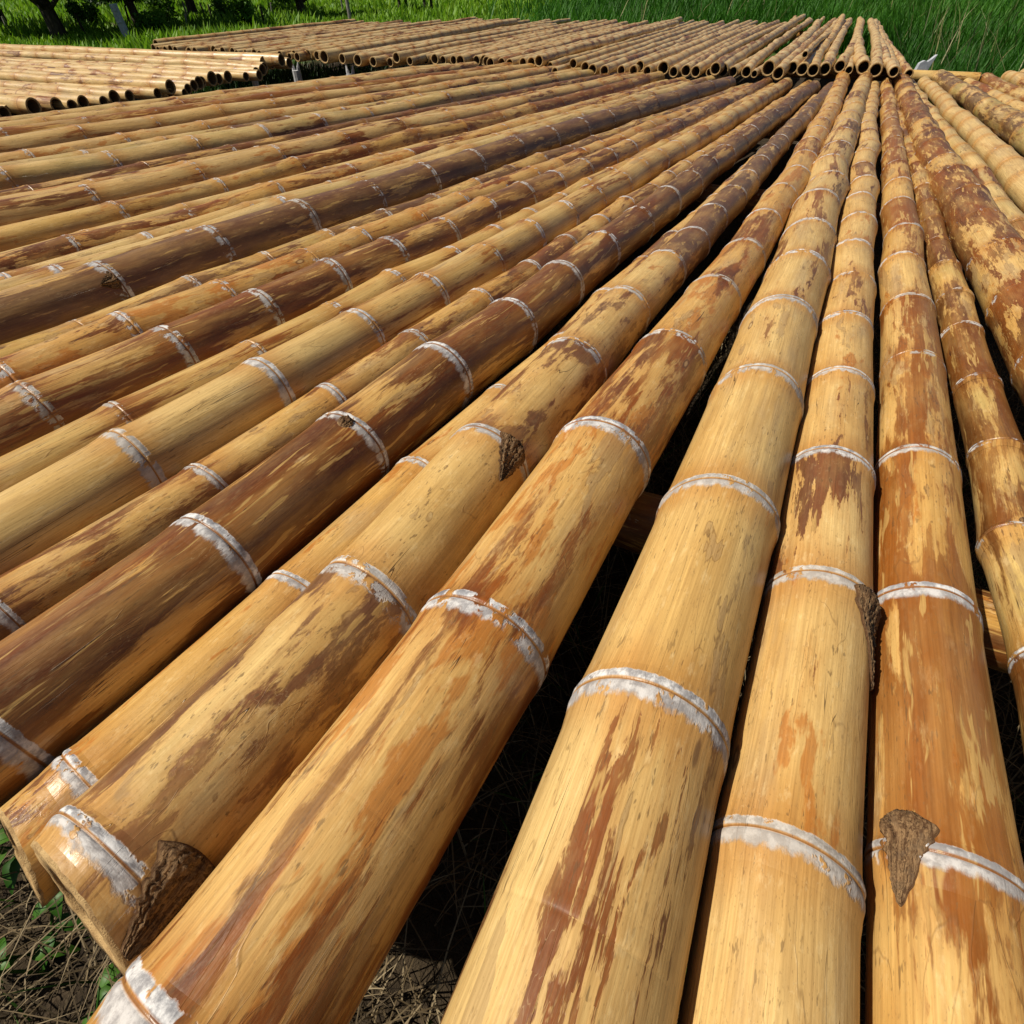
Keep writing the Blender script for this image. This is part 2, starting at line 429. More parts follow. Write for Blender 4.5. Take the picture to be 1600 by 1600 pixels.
    def ring(self, root, yn, wax, faint=False):
        dd = np.array([-.052, -.044, -.036, -.029, -.023, -.018, -.013, -.009, -.006, -.004, -.0025, -.001, .0005, .002, .004, .006, .009, .012, .015, .019, .025])
        rk = np.random.default_rng(int(self.seed * 977 + abs(yn) * 1000)); wf, rv_, wx = rk.uniform(.88, 1.15), rk.random() ** 1.5, rk.uniform(.86, 1.12)
        wax = wax * wx
        r_ = float(self.rad(np.array([yn]))[0]); ws = .86 * wf * np.clip(r_ / .082, .55, 1.05) * np.clip(1 - .09 * max(0, yn - .6), .5, 1)
        s = yn + dd * ws
        ok = (s > self.y0 + .002) & (s < self.y1 - .002)
        s, dd = s[ok], dd[ok]
        if len(s) < 4: return
        phi = np.linspace(0, 2 * np.pi, self.seg, endpoint=False)
        rs = np.random.default_rng(self.seed * 31 + int(yn * 1000) % 1000)
        p = rs.random(3) * 6.28
        ddw = dd
        lift = .0011 * np.exp(-((dd - .006) / .006) ** 2) + .0008 * np.exp(-((dd + .012) / .010) ** 2) + .0004
        lift = lift - .0010 * np.exp(-((dd + .0015) / .0018) ** 2)
        win = np.clip((dd - dd[0]) / .016, 0, 1) * np.clip((dd[-1] - dd) / .010, 0, 1); win = win * win * (3 - 2 * win)
        if faint: lift = lift * .35
        lift = np.maximum(lift, -.0009) * win - .0002 * (1 - win)
        V, rr = self.surf(s, phi)
        ang = (1 + .5 * np.sin(2 * phi + p[0]) + .4 * np.sin(5 * phi + p[1]))
        dirv = V - (self.axis(s) - self.loc)[:, None, :]
        dirv /= np.linalg.norm(dirv, axis=2)[:, :, None]
        V = V + dirv * (lift[:, None] * np.where(lift[:, None] > 0, ang[None, :], 1))[:, :, None]
        tilt = .004 * np.sin(phi + p[2])
        V[:, :, 1] += tilt[None, :]
        at = self.attrs(s, phi, wax, d=dd, ad=np.full(len(dd), .12) if faint else np.abs(dd) * ws, ringv=rv_)
        return mesh_obj("node_ring", V.reshape(-1, 3), grid_quads(len(s), self.seg), None, [BAMBOO], root, attrs=at)
    def end(self, root, at_near=True, wall=.16, depth=.22, seg=None, jag=.0):
        """sawn face: annulus, bore and the diaphragm inside"""
        seg = seg or self.seg
        phi = np.linspace(0, 2 * np.pi, seg, endpoint=False)
        s_e = self.y0 if at_near else self.y1
        sg = 1 if at_near else -1
        ss = np.array([s_e, s_e + sg * .005, s_e + sg * depth])
        srt = np.sort(ss)
        V3, rr = self.surf(srt, phi)
        order = [int(np.where(srt == q)[0][0]) for q in ss]
        outer = V3[order[0]].copy(); c0 = outer.mean(0)
        T = np.array([0, 1.0, 0]) if True else None
        ax = (self.axis(np.array([s_e + sg * .01]))[0] - self.axis(np.array([s_e]))[0]); ax /= np.linalg.norm(ax)
        deepc = V3[order[2]].mean(0)
        rngl = np.random.default_rng(self.seed)
        rows = [c0 + (outer - c0) * .9995 + ax * .0004, c0 + (outer - c0) * .985 - ax * .003]
        inner = c0 + (outer - c0) * (1 - wall)
        rows.append(inner - ax * .0025); rows.append(c0 + (outer - c0) * (1 - wall - .015) + ax * .004)
        rows.append(deepc + (outer - c0) * (1 - wall - .02))
        rows.append(deepc + (outer - c0) * .02)
        V = np.concatenate(rows)
        V += np.repeat(ax[None], len(V), 0) * 0
        q = grid_quads(len(rows), seg)
        if not at_near: q = q[:, ::-1]
        mi = np.zeros(len(q), int); mi[seg * 3:] = 1
        return mesh_obj("cut_end", V, q, None, [CUT, BORE], root, mat_idx=mi)
    def scar(self, root, s_n, phi0, hw, length, h, name="branch_scar", shape='wedge', skew=0.0):
        """torn branch base: fibrous wood with a rough knob at the node, set in a dark groove"""
        nu, nv = 46, 34
        u = np.linspace(0, 1, nu); v = np.linspace(-1, 1, nv)
        rs = np.random.default_rng(self.seed * 5 + int(s_n * 100) % 97)
        fibre = rs.normal(0, 1, nv); fibre2 = np.interp(np.linspace(0, 1, nv), np.linspace(0, 1, 9), rs.normal(0, 1, 9))
        eL = np.interp(u, np.linspace(0, 1, 20), rs.normal(0, .09, 20)); eR = np.interp(u, np.linspace(0, 1, 20), rs.normal(0, .09, 20))
        rows, rim = [], []
        for i, uu in enumerate(u):
            s = np.clip(np.array([s_n - (uu - .14) * length]), self.y0 + .0005, self.y1)
            r = float(self.rad(s)[0])
            if shape == 'wedge': w = hw * min(1, math.sqrt((uu + .002) / .13)) * (1 - max(0, uu - .10) / .9) ** .8 + .0008
            elif shape == 'streak': w = hw * (min(1, math.sqrt((uu + .002) / .10)) * (math.exp(-(uu / .24) ** 2) * .8 + .2 * (1 - uu)) + .01)
            else: w = hw * math.sqrt(max(.0, 1 - (2 * uu - 1) ** 2)) + .0008
            vv = v + np.where(v < 0, eL[i] * -v, eR[i] * v)
            cen = phi0 + skew * uu * hw / r
            ph = cen + vv * w / r
            V, _ = self.surf(np.array([s[0], s[0] + .001]), ph)
            P = V[0]; Cc = self.axis(s)[0] - self.loc
            D = P - Cc; D /= np.linalg.norm(D, axis=1)[:, None]
            body = np.clip(1 - v ** 2, 0, 1) ** .4
            kc, kw = (.45, .30) if shape == 'oval' else (.13, .13)
            knob = h * math.exp(-((uu - kc) / kw) ** 2) * (.35 + .5 * rs.random(nv)) * np.clip(1 - v ** 2, 0, 1)
            hh = .0004 + .0034 * body + .0011 * (fibre + fibre2) * body * min(1, uu / .2) + knob + .0009 * rs.normal(0, 1, nv) * body
            if shape == 'oval':
                rho = np.sqrt((2 * uu - 1) ** 2 + v ** 2 * (1 - (2 * uu - 1) ** 2)); q = np.clip((1 - rho) / .72, 0, 1)
                hh = h * q * q * (3 - 2 * q) * (1 + .22 * fibre2 + .16 * fibre + .08 * rs.normal(0, 1, nv)) * (1 - .75 * np.exp(-(rho / .32) ** 2))
            edge = (np.abs(v) > .90) | (uu < .02) | (uu > .98)
            hh = np.where(edge, -.0006, hh)
            if shape == 'oval':
                rows.append(P + D * hh[:, None]); rim.append(np.clip(1.25 - rho / .45 + .35 * rs.normal(0, 1, nv), 0, 1)); continue
            rows.append(P + D * hh[:, None]); rim.append(np.where(np.abs(v) > .84, 1.0, 0.0) + (1.0 if uu < .03 else 0) + np.clip(.9 * math.exp(-((uu - kc) / (kw * .8)) ** 2) * (rs.random(nv) > .5), 0, 1) * .7)
        V = np.concatenate(rows)
        return mesh_obj(name, V, grid_quads(nu, nv, wrap=False), None, [SCAR], root, smooth=True, attrs=dict(rim=('FLOAT', np.clip(np.concatenate(rim), 0, 1))))

# main rack: (X quadratic in Y), (radius near, radius far), near Y, far Y, nodes or spacing, style(dark near, dark far, green, warm), wax, label
FRONT = {
 'a':((0,.0886,-4.398),(.088,.070),-.15,6.45,.42,(0.17,0.17,0.30,0.00),.35,"weathered grey tan bamboo pole at the outer left edge of the front rack"),
 'b':((0,.0950,-4.226),(.090,.072),-.22,6.6,.44,(0.14,0.19,0.10,0.30),.40,"smooth tan bamboo pole second from the outer left edge of the front rack"),
 'c':((-.0006,.1230,-4.101),(.088,.066),-.1,7.5,.46,(0.66,0.74,0.00,0.50),.45,"chocolate brown bamboo pole of the front rack running under a big rear pole end"),
 'd':((0,.1140,-3.870),(.088,.062),-.2,7.3,.45,(0.12,0.22,0.10,0.40),.45,"light tan bamboo pole with a few dark spots, just right of the chocolate brown pole"),
 'e':((-.001,.1080,-3.643),(.070,.055),-.1,7.0,.40,(0.36,0.30,0.15,0.20),.35,"thin brownish bamboo pole half hidden beside the golden one at left"),
 'f':((0,.1010,-3.448),(.084,.064),-.25,7.0,.45,(0.16,0.28,0.00,0.90),.55,"golden orange bamboo pole with a row of small dark spots at left"),
 'g':((0,.1160,-3.293),(.080,.060),-.15,6.9,.42,(0.19,0.19,0.60,0.00),.55,"yellow green bamboo pole with black streaks in the left of the front rack"),
 'h':((-.001,.1250,-3.132),(.084,.066),-.2,6.95,.48,(0.13,0.17,0.50,0.00),.75,"thick olive tan bamboo pole with bright white node rings in the left half"),
 'i':((-.0008,.1310,-2.964),(.066,.058),-.1,6.7,.44,(0.58,0.78,0.00,0.50),.40,"slim reddish brown bamboo pole turning dark brown towards its far end"),
 'j':((-.001,.1260,-2.792),(.072,.056),-.2,6.75,.40,(0.18,0.30,0.20,0.80),.50,"golden bamboo pole with green brown patches at its far end"),
 'k':((-.0008,.1170,-2.606),(.086,.058),-.15,6.75,.44,(0.16,0.22,0.15,0.70),.60,"thick golden bamboo pole with a round black knot hole near the left edge"),
 'l':((-.001,.1180,-2.435),(.066,.062),-.2,6.7,.43,(0.22,0.62,0.15,0.30),.60,"tan bamboo pole that turns red brown with flaked skin halfway along"),
 'm':((-.0015,.1222,-2.305),(.052,.042),-.1,6.5,.36,(0.14,0.25,0.20,0.10),.55,"thin pale tan bamboo pole squeezed beside the reddish one"),
 'n':((-.001,.1140,-2.172),(.062,.050),-.2,6.65,.42,(0.42,0.45,0.00,0.90),.60,"reddish brown bamboo pole with a small black knot, in the left half"),
 'o':((.0010,.0870,-2.008),(.060,.046),-.1,6.55,.40,(0.15,0.30,0.20,0.10),.60,"thin tan bamboo pole with small dark specks next to the pinkish one"),
 'p':((.0030,.0765,-1.862),(.072,.058),-.2,6.8,.42,(0.12,0.17,0.45,0.00),.65,"smooth pinkish tan bamboo pole with green tinge, left of the very dark thick pole"),
 'q':((.0055,.0670,-1.694),(.086,.064),.03,6.57,[.52,.91,1.25,1.60,1.93,2.28,2.64,3.0,3.36],(0.84,0.86,0.00,0.30),.72,"thick very dark brown bamboo pole with pale scratches and grey rings"),
 'r':((.0012,.0980,-1.557),(.060,.044),.05,6.54,[.12,.42,.73,1.03,1.28,1.52,1.8,2.08,2.36],(0.46,0.50,0.45,0.00),.60,"dull olive brown bamboo pole lying just right of the very dark thick pole"),
 's':((-.0022,.1075,-1.424),(.070,.046),.02,6.51,[.22,.49,.75,1.01,1.29,1.53,1.8,2.07],(0.18,0.24,0.05,0.90),.60,"golden orange bamboo pole between the olive brown and the pink streaked pole"),
 't':((-.0037,.1020,-1.268),(.072,.050),.0,6.96,[.20,.46,.74,.99,1.24,1.49,1.75,2.02],(0.50,0.60,0.00,0.60),.75,"thick bamboo pole with pink brown streaks, its far part purple grey"),
 'u':((-.0046,.0980,-1.122),(.056,.040),.04,6.73,[.24,.52,.82,1.08,1.33,1.58,1.84],(0.20,0.18,0.30,0.40),.70,"slim speckled golden bamboo pole left of the smooth pale one"),
 'v':((-.0024,.0725,-.958),(.070,.054),.02,6.88,[.13,.43,.72,1.01,1.29,1.56,1.83,2.1],(0.08,0.26,0.12,0.10),.70,"smooth pale khaki bamboo pole with a cluster of dark red specks"),
 'w':((-.0016,.0723,-.829),(.052,.040),.03,7.13,[.14,.46,.76,1.04,1.32,1.59,1.86],(0.52,0.22,0.10,0.60),.85,"slim mottled bamboo pole with a red smudge, left of the thick dark golden pole"),
 'x':((.0010,.0410,-.653),(.075,.064,.054,2.0),-.035,6.80,[.035,.33,.63,.92,1.22,1.53,1.84,2.17,2.5],(0.54,0.84,0.10,0.40),.90,"thick dark golden brown bamboo pole with broad grey white rings beside the narrow gap"),
 'z':((-.0050,.0740,-.526),(.049,.038),-.035,6.18,[.04,.34,.63,.92,1.21,1.5],(.10,.30,.05,.6),.80,"thin plain golden bamboo pole sunk between two thick ones, with its cut near end showing"),
 'y':((.0005,.0275,-.399),(.076,.060,.048,2.0),-.038,6.86,[-.005,.355,.70,1.07,1.41,1.76,2.06,2.36],(0.18,0.88,0.10,0.30),.85,"thick bamboo pole with a sawn near end, pale in front, dark brown further back"),
 'P1':((-.0041,.0445,-.232),(.083,.067,.062,2.0),-.32,7.66,[-.05,.36,.77,1.16,1.57,1.95,2.33,2.70],(0.44,0.12,0.00,0.95),1.0,"thick golden bamboo pole with orange stains reaching the bottom edge nearest the lower left"),
 'P2':((.0010,.0001,.0024),(.085,.064),-.36,7.76,[-.06,.34,.71,1.07,1.45,1.82,2.19,2.56,2.92],(0.14,0.27,0.05,0.20),.95,"thickest straight bamboo pole in the centre with grey brown drip shaped marks"),
 'R0':((.0007,-.0072,.1612),(.066,.046),-.30,7.18,[-.08,.27,.62,.91,1.22,1.53,1.84,2.15,2.46],(.06,.10,.0,.5),.95,"clean pale golden bamboo pole with a triangular torn sheath on its right side"),
 'R1':((-.0014,.0045,.2895),(.061,.044),-.28,7.49,[-.02,.33,.67,1.01,1.40,1.75,2.1,2.45],(0.60,0.46,0.00,0.50),.95,"bamboo pole with brown stains and a torn branch stump near the bottom right"),
 'R2':((-.0013,-.0140,.4548),(.043,.027),-.1,7.68,[.15,.40,.67,.91,1.17,1.44,1.7,1.96],(0.60,0.50,0.55,0.00),.50,"thin crooked olive brown bamboo pole at the right, beside the brown stained one"),
 'R3':((.0040,-.0710,.6800),(.078,.064),-.2,8.03,[.45,.82,1.18,1.54,1.89,2.24,2.58,2.92,3.27],(0.56,0.52,0.10,0.30),.40,"very thick dark mottled bamboo pole running out at the right edge"),
 'R4':((0,-.0412,.7813),(.052,.034),-.1,7.77,.33,(.32,.25,.40,.0),.35,"thin greyish bamboo pole wedged left of the pale yellow one at right"),
 'R5':((0,-.0475,.9474),(.064,.048),-.2,7.83,.36,(.03,.06,.10,.2),.30,"bright pale yellow bamboo pole near the right edge"),
 'R6':((0,-.0755,1.3196),(.086,.062),-.1,8.07,.38,(0.50,0.52,0.85,0.00),.25,"thick olive green and brown bamboo pole at the right edge"),
 'R7':((0,-.1000,1.720),(.060,.044),-.1,7.9,.36,(0.35,0.32,0.10,0.10),.25,"slim pinkish grey bamboo pole behind the olive green one at the right edge"),
 'R8':((0,-.0833,1.7600),(.080,.056),-.2,8.11,.38,(0.44,0.40,0.35,0.20),.25,"mottled brown bamboo pole at the far right, just before the pale bulging ones"),
 'R9':((0,-.0833,2.0151),(.084,.058),-.1,8.48,.38,(.0,.05,.0,.4),.20,"pale yellow bamboo pole in the far corner of the front rack next to mottled one"),
 'R10':((0,-.0833,2.1772),(.084,.058),-.1,8.62,.38,(.06,.05,.0,.2),.20,"pale straw bamboo pole outermost in the far right corner of the front rack"),
}

def rad_of(s, rr, y1):
    s = np.asarray(s, float)
    if len(rr) == 2: return rr[0] + (rr[1] - rr[0]) * np.clip((s - .8) / (y1 - .8), 0, 1)
    return np.interp(s, [.9, rr[3], y1], rr[:3])
POLES = {}
for i, (key, (cx, rr, y0, y1, nodes, style, wax, label)) in enumerate(FRONT.items()):
    rs = np.random.default_rng(40 + i)
    if isinstance(nodes, float):
        first, gap, nl = y0 + .06 + rs.random() * .3, nodes, []
    else:
        nl = list(nodes); gap = float(np.mean(np.diff(nodes[-4:]))); first = nl[-1] + gap * (.97 + .06 * rs.random())
    yy = first
    while yy < y1 - .05:
        nl.append(yy); gap *= (1.0 + rs.normal(-.004, .02)); yy += gap
    def axis(s, cx=cx, rr=rr, y0=y0, y1=y1):
        s = np.asarray(s, float)
        r = rad_of(s, rr, y1)
        return np.stack([cx[0] * s ** 2 + cx[1] * s + cx[2], s, ZB + r * 1.02], -1)
    def rad(s, rr=rr, y1=y1):
        return rad_of(s, rr, y1)
    close = key in ('q','r','s','t','u','v','w','x','y','z','P1','P2','R0','R1','R2','R3')
    p = Pole(axis, rad, y0, y1, nl, style, seg=64 if close else 36, step=.04 if close else .08, amp=.022 if key != 'R2' else .055, wob=.0055 if close else .008, cut={'y': .24, 'z': .35, 'x': .3}.get(key, 0), pale=.34 if key in 'abdefghjkmopR4R7R8' and key not in ('P', 'R') and len(key) < 3 and key not in ('P1', 'P2') else (.42 if key in ('R5', 'R6', 'R9', 'R10') else (.22 if key in ('P2', 'R0', 'y', 'v') else .06)))
    p.wax = wax
    root = empty("bamboo_pole", (float(p.loc[0]), float(p.loc[1]), float(p.loc[2])))
    tag(root, label, "bamboo pole", "bamboo poles of the front rack")
    p.culm(root)
    for k, yn in enumerate(nl):
        w = min(1, wax * 1.12) * (1.0 - .07 * max(0, yn - .5)) * (.85 + .3 * rs.random())
        p.ring(root, yn, max(.12, w))
    if key == 'P1': p.ring(root, .125, 0, True)
    if key == 'P2': p.ring(root, .13, 0, True)
    p.end(root, True, **(dict(wall=.42, depth=.02) if key in 'yzx' else {})); p.end(root, False)
    POLES[key] = (p, root)

def scar(key, *a, **k):
    p, root = POLES[key]; return p.scar(root, *a, **k)
scar('R0', .612, R(46), .036, .130, .009, skew=-.95)
scar('R1', .348, R(138), .026, .085, .014, skew=.35)
scar('y', .700, R(48), .036, .085, .012, skew=-.5)
scar('y', .030, R(22), .046, .085, .012, skew=-.1)
scar('x', .632, R(78), .014, .030, .009, shape='oval')
scar('q', .905, R(40), .026, .045, .010)
scar('R2', .93, R(95), .009, .022, .006, shape='oval')

# ------------------------------------------------------------------ words for repeats
ONES = ["", "first", "second", "third", "fourth", "fifth", "sixth", "seventh", "eighth", "ninth", "tenth", "eleventh", "twelfth", "thirteenth",
        "fourteenth", "fifteenth", "sixteenth", "seventeenth", "eighteenth", "nineteenth"]
TENS = {2: ("twentieth", "twenty"), 3: ("thirtieth", "thirty"), 4: ("fortieth", "forty"), 5: ("fiftieth", "fifty"), 6: ("sixtieth", "sixty")}
def ordinal(n):
    if n < 20: return ONES[n]
    t, o = divmod(n, 10)
    return TENS[t][0] if o == 0 else TENS[t][1] + " " + ONES[o]

def rise(Y): return .026 * np.maximum(0, np.asarray(Y, float) - 6.5)

# ------------------------------------------------------------------ rear rack (poles parallel to the front ones, ground rising gently)
REAR = [(-8.05,6.67,.040,0),(-7.20,6.71,.036,0),(-6.78,6.70,.034,0),(-6.07,6.53,.030,0),(-5.84,6.48,.038,0),(-4.95,5.62,.042,1),(-5.41,6.46,.052,0),(-5.07,6.25,.036,1),
 (-4.47,5.55,.046,1),(-5.20,6.54,.046,0),(-4.30,5.56,.034,1),(-4.87,6.34,.046,0),(-4.66,6.30,.038,0),(-4.75,6.40,.036,0),(-4.56,6.44,.036,0),(-2.95,5.95,.046,1),
 (-2.57,6.05,.042,1),(-2.86,6.80,.032,0),(-2.62,6.42,.032,0),(-2.43,6.73,.042,0),(-2.31,6.62,.041,0),(-1.90,5.90,.038,1),(-2.17,6.56,.041,0),(-2.05,6.62,.041,0),
 (-1.93,6.72,.043,0),(-1.80,6.62,.038,0),(-1.68,6.75,.047,0),(-1.57,6.72,.037,0),(-1.47,6.75,.041,0),(-1.37,6.72,.040,0),(-1.20,6.30,.042,1),(-1.26,6.80,.032,0),
 (-1.16,6.98,.047,0),(-1.05,6.90,.041,0),(-.95,6.96,.044,0),(-.86,6.88,.027,0),(-.77,7.08,.052,0),(-.66,6.92,.043,0),(-.58,7.28,.048,0),(-.49,7.25,.043,0),
 (-.50,7.25,.024,2),(-.39,7.18,.046,0),(-.29,7.41,.047,0),(-.19,7.52,.048,0),(-.10,7.42,.033,0),(.01,7.58,.056,0),(.12,7.37,.046,0),(.29,7.30,.037,0),
 (.27,7.12,.040,1),(.40,7.42,.031,0)]
FARX = []
# the dense stretches between the listed ends, and the left stretch whose ends hide behind the side stack
x = -4.40
while x < -2.95:
    REAR.append((x, 6.85 + rng.normal(0, .10), .036 + .010 * rng.random(), 0)); x += .088 + .012 * rng.random()
x = -8.35
while x < -5.55:
    REAR.append((x, 6.60 + rng.normal(0, .09), .034 + .012 * rng.random(), 0)); x += .105 + .02 * rng.random()
REAR.append((-8.60, 6.95, .050, 0))
REAR.sort(key=lambda q: -q[0])
tones = [((.06, .12, .05, .0), "pale straw"), ((.20, .22, .10, .0), "grey tan"), ((.40, .42, .0, .2), "mottled brown"), ((.02, .06, .10, .0), "light straw")]
cnt = {'right': 0, 'left': 0}
for i, (X, Y, r, up) in enumerate(REAR):
    rs = np.random.default_rng(900 + i)
    L = (7.3 if X > -3.2 else 6.0) + rs.normal(0, .35)
    if X < -7: L = 4.9 + rs.normal(0, .3)
    if -1.3 < X < .1: L += rs.random() * .9
    if X < -3: L -= .25 * rs.random()
    lean = -.055 * max(0, X + .5) / .9 + rs.normal(0, .006)
    bend = rs.normal(0, .0035 if X < -1.6 else .005); bz = rs.normal(0, .0015)
    dz = 0
    if up: dz = .7 * r if up == 1 else .13
    r = r * 1.14 * rs.uniform(.90, 1.08); Y = Y + rs.normal(0, .05)
    if up == 1: Y = max(Y + .5, 6.45) if X < -3 else max(Y, 6.72)
    y0, y1 = Y, Y + L - (1.2 if X > -3.2 else .5)
    if up == 2: bend, lean, L = .010, .02, 5.0; y1 = y0 + L
    if i in (9, 14): dz, bz = 0.0, .006
    def axis(s, X=X, lean=lean, bend=bend, y0=y0, y1=y1, dz=dz, bz=bz, r=r):
        s = np.asarray(s, float); u = s - y0; q = u / (y1 - y0)
        return np.stack([X + lean * u + bend * u * (u - (y1 - y0)) * 1.0, s, .478 + r + dz * (1 - .7 * q) + rise(s) + bz * u * u * .3], -1)
    def rad(s, r=r, y0=y0): return r * (1 - .030 * (np.asarray(s, float) - y0))
    style, tone = tones[int(rs.integers(0, 4))]
    style = tuple(np.clip(np.array(style) * np.array([.8, .8, 1, 1]) + rs.normal(0, .05, 4), 0, 1))
    nl = []; yy = y0 + .1 + .25 * rs.random(); gap = .26 + .10 * rs.random()
    while yy < y1 - .04: nl.append(yy); yy += gap * (1 + rs.normal(0, .03))
    p = Pole(axis, rad, y0, y1, nl, style, seg=20, step=.2, amp=.045, fine=False, wob=.006, pale=.5 + .5 * rs.random())
    root = empty("bamboo_pole", tuple(float(c) for c in p.loc))
    side = 'right' if X > -4.45 else 'left'
    cnt[side] += 1
    if side == 'right': lab = f"{tone} rear rack bamboo pole, {ordinal(cnt[side])} from its grassy right end"
    else: lab = f"{tone} rear rack bamboo pole, {ordinal(cnt[side])} left of its middle gap"
    if up == 1: lab = lab.replace("rear rack bamboo pole,", "bamboo pole atop the rear rack,")
    if up == 2: lab = "thin curved grey bamboo pole lying atop the rear rack with its end raised"
    tag(root, lab, "bamboo pole", "bamboo poles of the rear rack")
    p.culm(root, wax=.24)
    p.end(root, True, wall=.24, depth=.25)
    p.end(root, False, wall=.3, depth=.1)

# ------------------------------------------------------------------ left stack (poles at right angles to the front ones)
LEFT = [(-5.14,2.79,.040,0),(-5.19,2.95,.041,0),(-4.98,2.66,.034,1),(-4.95,2.84,.044,1),(-5.14,3.32,.038,0),(-5.06,3.42,.032,0),(-5.13,3.57,.041,0),(-5.12,3.70,.036,0),
 (-5.05,3.90,.034,0),(-5.02,4.00,.031,0),(-5.00,4.11,.026,0),(-5.13,4.28,.032,0),(-4.98,3.98,.043,1),(-5.27,4.52,.042,0),(-5.34,4.74,.049,0),(-5.42,5.00,.043,0),
 (-5.33,5.14,.033,0),(-5.27,5.26,.038,0),(-5.45,5.42,.040,0),(-5.60,5.65,.044,0),(-5.91,6.02,.058,0),(-5.72,6.08,.050,1),(-5.82,6.30,.045,0),(-5.75,5.84,.040,0),(-5.15,3.12,.040,0),
 (-5.2,4.40,.036,0),(-5.35,4.63,.036,0),(-5.4,4.87,.038,0),(-5.08,3.20,.034,0),(-5.95,6.17,.040,0)]
LEFT.sort(key=lambda q: q[1])
k = 0
for i, (X, Y, r, up) in enumerate(LEFT):
    rs = np.random.default_rng(1500 + i)
    L = 7.0 + rs.normal(0, .3)
    dz = .7 * r if up else 0
    r *= 1.12
    bend = rs.normal(0, .006); bz = rs.normal(0, .003); sl = -.028 + rs.normal(0, .005)
    def axis(s, X=X, Y=Y, bend=bend, dz=dz, bz=bz, r=r, L=L, sl=sl):
        s = np.asarray(s, float)
        return np.stack([X - s, Y + sl * s + bend * s * (s - L), .432 + r + dz * (1 - .5 * s / L) + bz * s * (L - s) * .3], -1)
    def rad(s, r=r): return r * (1.04 - .022 * np.asarray(s, float))
    style = (.06 + .12 * rs.random(), .08 + .15 * rs.random(), .08 * rs.random(), .15 * rs.random())
    nl = []; yy = .08 + .2 * rs.random(); gap = .30 + .12 * rs.random()
    while yy < L - .05: nl.append(yy); yy += gap * (1 + rs.normal(0, .03))
    p = Pole(axis, rad, 0.0, L, nl, style, seg=28, step=.2, amp=.04, fine=False, wob=.006, pale=.45 + .4 * rs.random())
    root = empty("bamboo_pole", tuple(float(c) for c in p.loc))
    if up: lab = f"pale bamboo pole lying atop the left stack, {['','nearest','second','third','fourth'][[q for q in LEFT if q[3]].index(LEFT[i]) + 1]} from its near corner"
    else:
        k += 1; lab = f"pale straw bamboo pole of the left stack, {ordinal(k)} from its near corner"
    tag(root, lab, "bamboo pole", "bamboo poles of the left stack")
    p.culm(root, wax=.22)
    p.end(root, True, wall=.20, depth=.25)
    p.end(root, False, wall=.3, depth=.1)

# ------------------------------------------------------------------ support beams and posts under the racks
def beam(a, b, r, label, name="support_beam", style=(.55, .6, .2, .3), close=False, wall=.2):
    a, b = np.array(a, float), np.array(b, float); L = float(np.linalg.norm(b - a)); t = (b - a) / L
    def axis(s): return a[None, :] + np.asarray(s, float)[:, None] * t[None, :]
    def rad(s): return np.full(np.shape(s), r)
    rs = np.random.default_rng(int(abs(a[1]) * 100) + 3)
    nl = []; yy = .15
    while yy < L - .05: nl.append(yy); yy += .33 * (1 + rs.normal(0, .05))
    p = Pole(axis, rad, 0.0, L, nl, style, seg=24, step=.2, amp=.04, fine=False, wob=.001)
    root = empty(name, tuple(float(c) for c in p.loc))
    tag(root, label, "support beam")
    p.culm(root, wax=.3); p.end(root, True, wall=wall, depth=.12); p.end(root, False, wall=wall, depth=.12)
    return root
def post(x, y, z0, z1, r, label, mat=POSTWOOD, notch=True, name="support_post"):
    mb = MB(); rs = np.random.default_rng(int(abs(x * 100)))
    n = 7; zs = np.linspace(z0, z1, n)
    mb.tube([(rs.normal(0, .004), rs.normal(0, .004), z - z0) for z in zs], [r * (1.05 - .1 * i / n) for i in range(n)], 10)
    if notch:
        for sgn in (-1, 1):
            mb.tube([(sgn * r * .65, 0, z1 - z0 - .02), (sgn * r * .75, 0, z1 - z0 + .03), (sgn * r * .95, 0, z1 - z0 + .075)], [r * .40, r * .36, r * .12], 6)
    o = mb.build(name, [mat], None, (x, y, z0), smooth=False)
    tag(o, label, "post", None)
    return o
bz = ZB - .060
for yb, nm in ((.82, "nearest"), (3.2, "second"), (5.3, "third"), (6.35, "farthest")):
    beam((-4.9, yb + .02, bz), (2.4, yb, bz), .058, f"dark bamboo cross beam under the front rack, {nm} to the viewer")
beam((-9.0, 8.02, .478 - .05 + float(rise(8.0))), (1.03, 8.05, .478 - .05 + float(rise(8.0))), .050, "pale bamboo cross beam of the rear rack jutting out beside the concrete post", style=(.05, .1, .1, 0))
beam((-7.6, 11.2, .478 - .05 + float(rise(11.2))), (-.9, 12.3, .478 - .05 + float(rise(12.3))), .050, "bamboo cross beam under the far part of the rear rack")
beam((-6.4, 2.5, .432 - .05), (-6.5, 6.6, .432 - .05), .048, "bamboo cross beam under the cut ends of the left stack")
beam((-10.6, 2.3, .432 - .05), (-10.7, 6.4, .432 - .05), .048, "bamboo cross beam under the outer part of the left stack")
PW = make_simple("pale_weathered_post", (0.33, 0.33, 0.34), (0.55, 0.55, 0.56), 18, .9, .5, .003, (2, 2, .5))
post(-5.92, 6.50, 0, .40, .050, "pale grey notched post under the rear rack beside the left stack's corner", PW)
post(-5.18, 6.55, 0, .39, .050, "pale grey post with a forked top below the raised rear poles", PW)
post(-6.05, 5.95, 0, .36, .035, "short pale post in the dark gap under the left stack's far end", PW)
for i, xx in enumerate((-4.5, -2.9, -1.3, .55, 2.1)):
    for yb, nm in ((.82, "near"), (3.2, "second"), (5.3, "third")):
        if xx == .55 and yb < 1: continue
        post(xx, yb + .0, 0, ZB - .122, .05, f"short wooden prop under the {nm} beam of the front rack, {ordinal(i+1)} from the left", POSTWOOD, False)
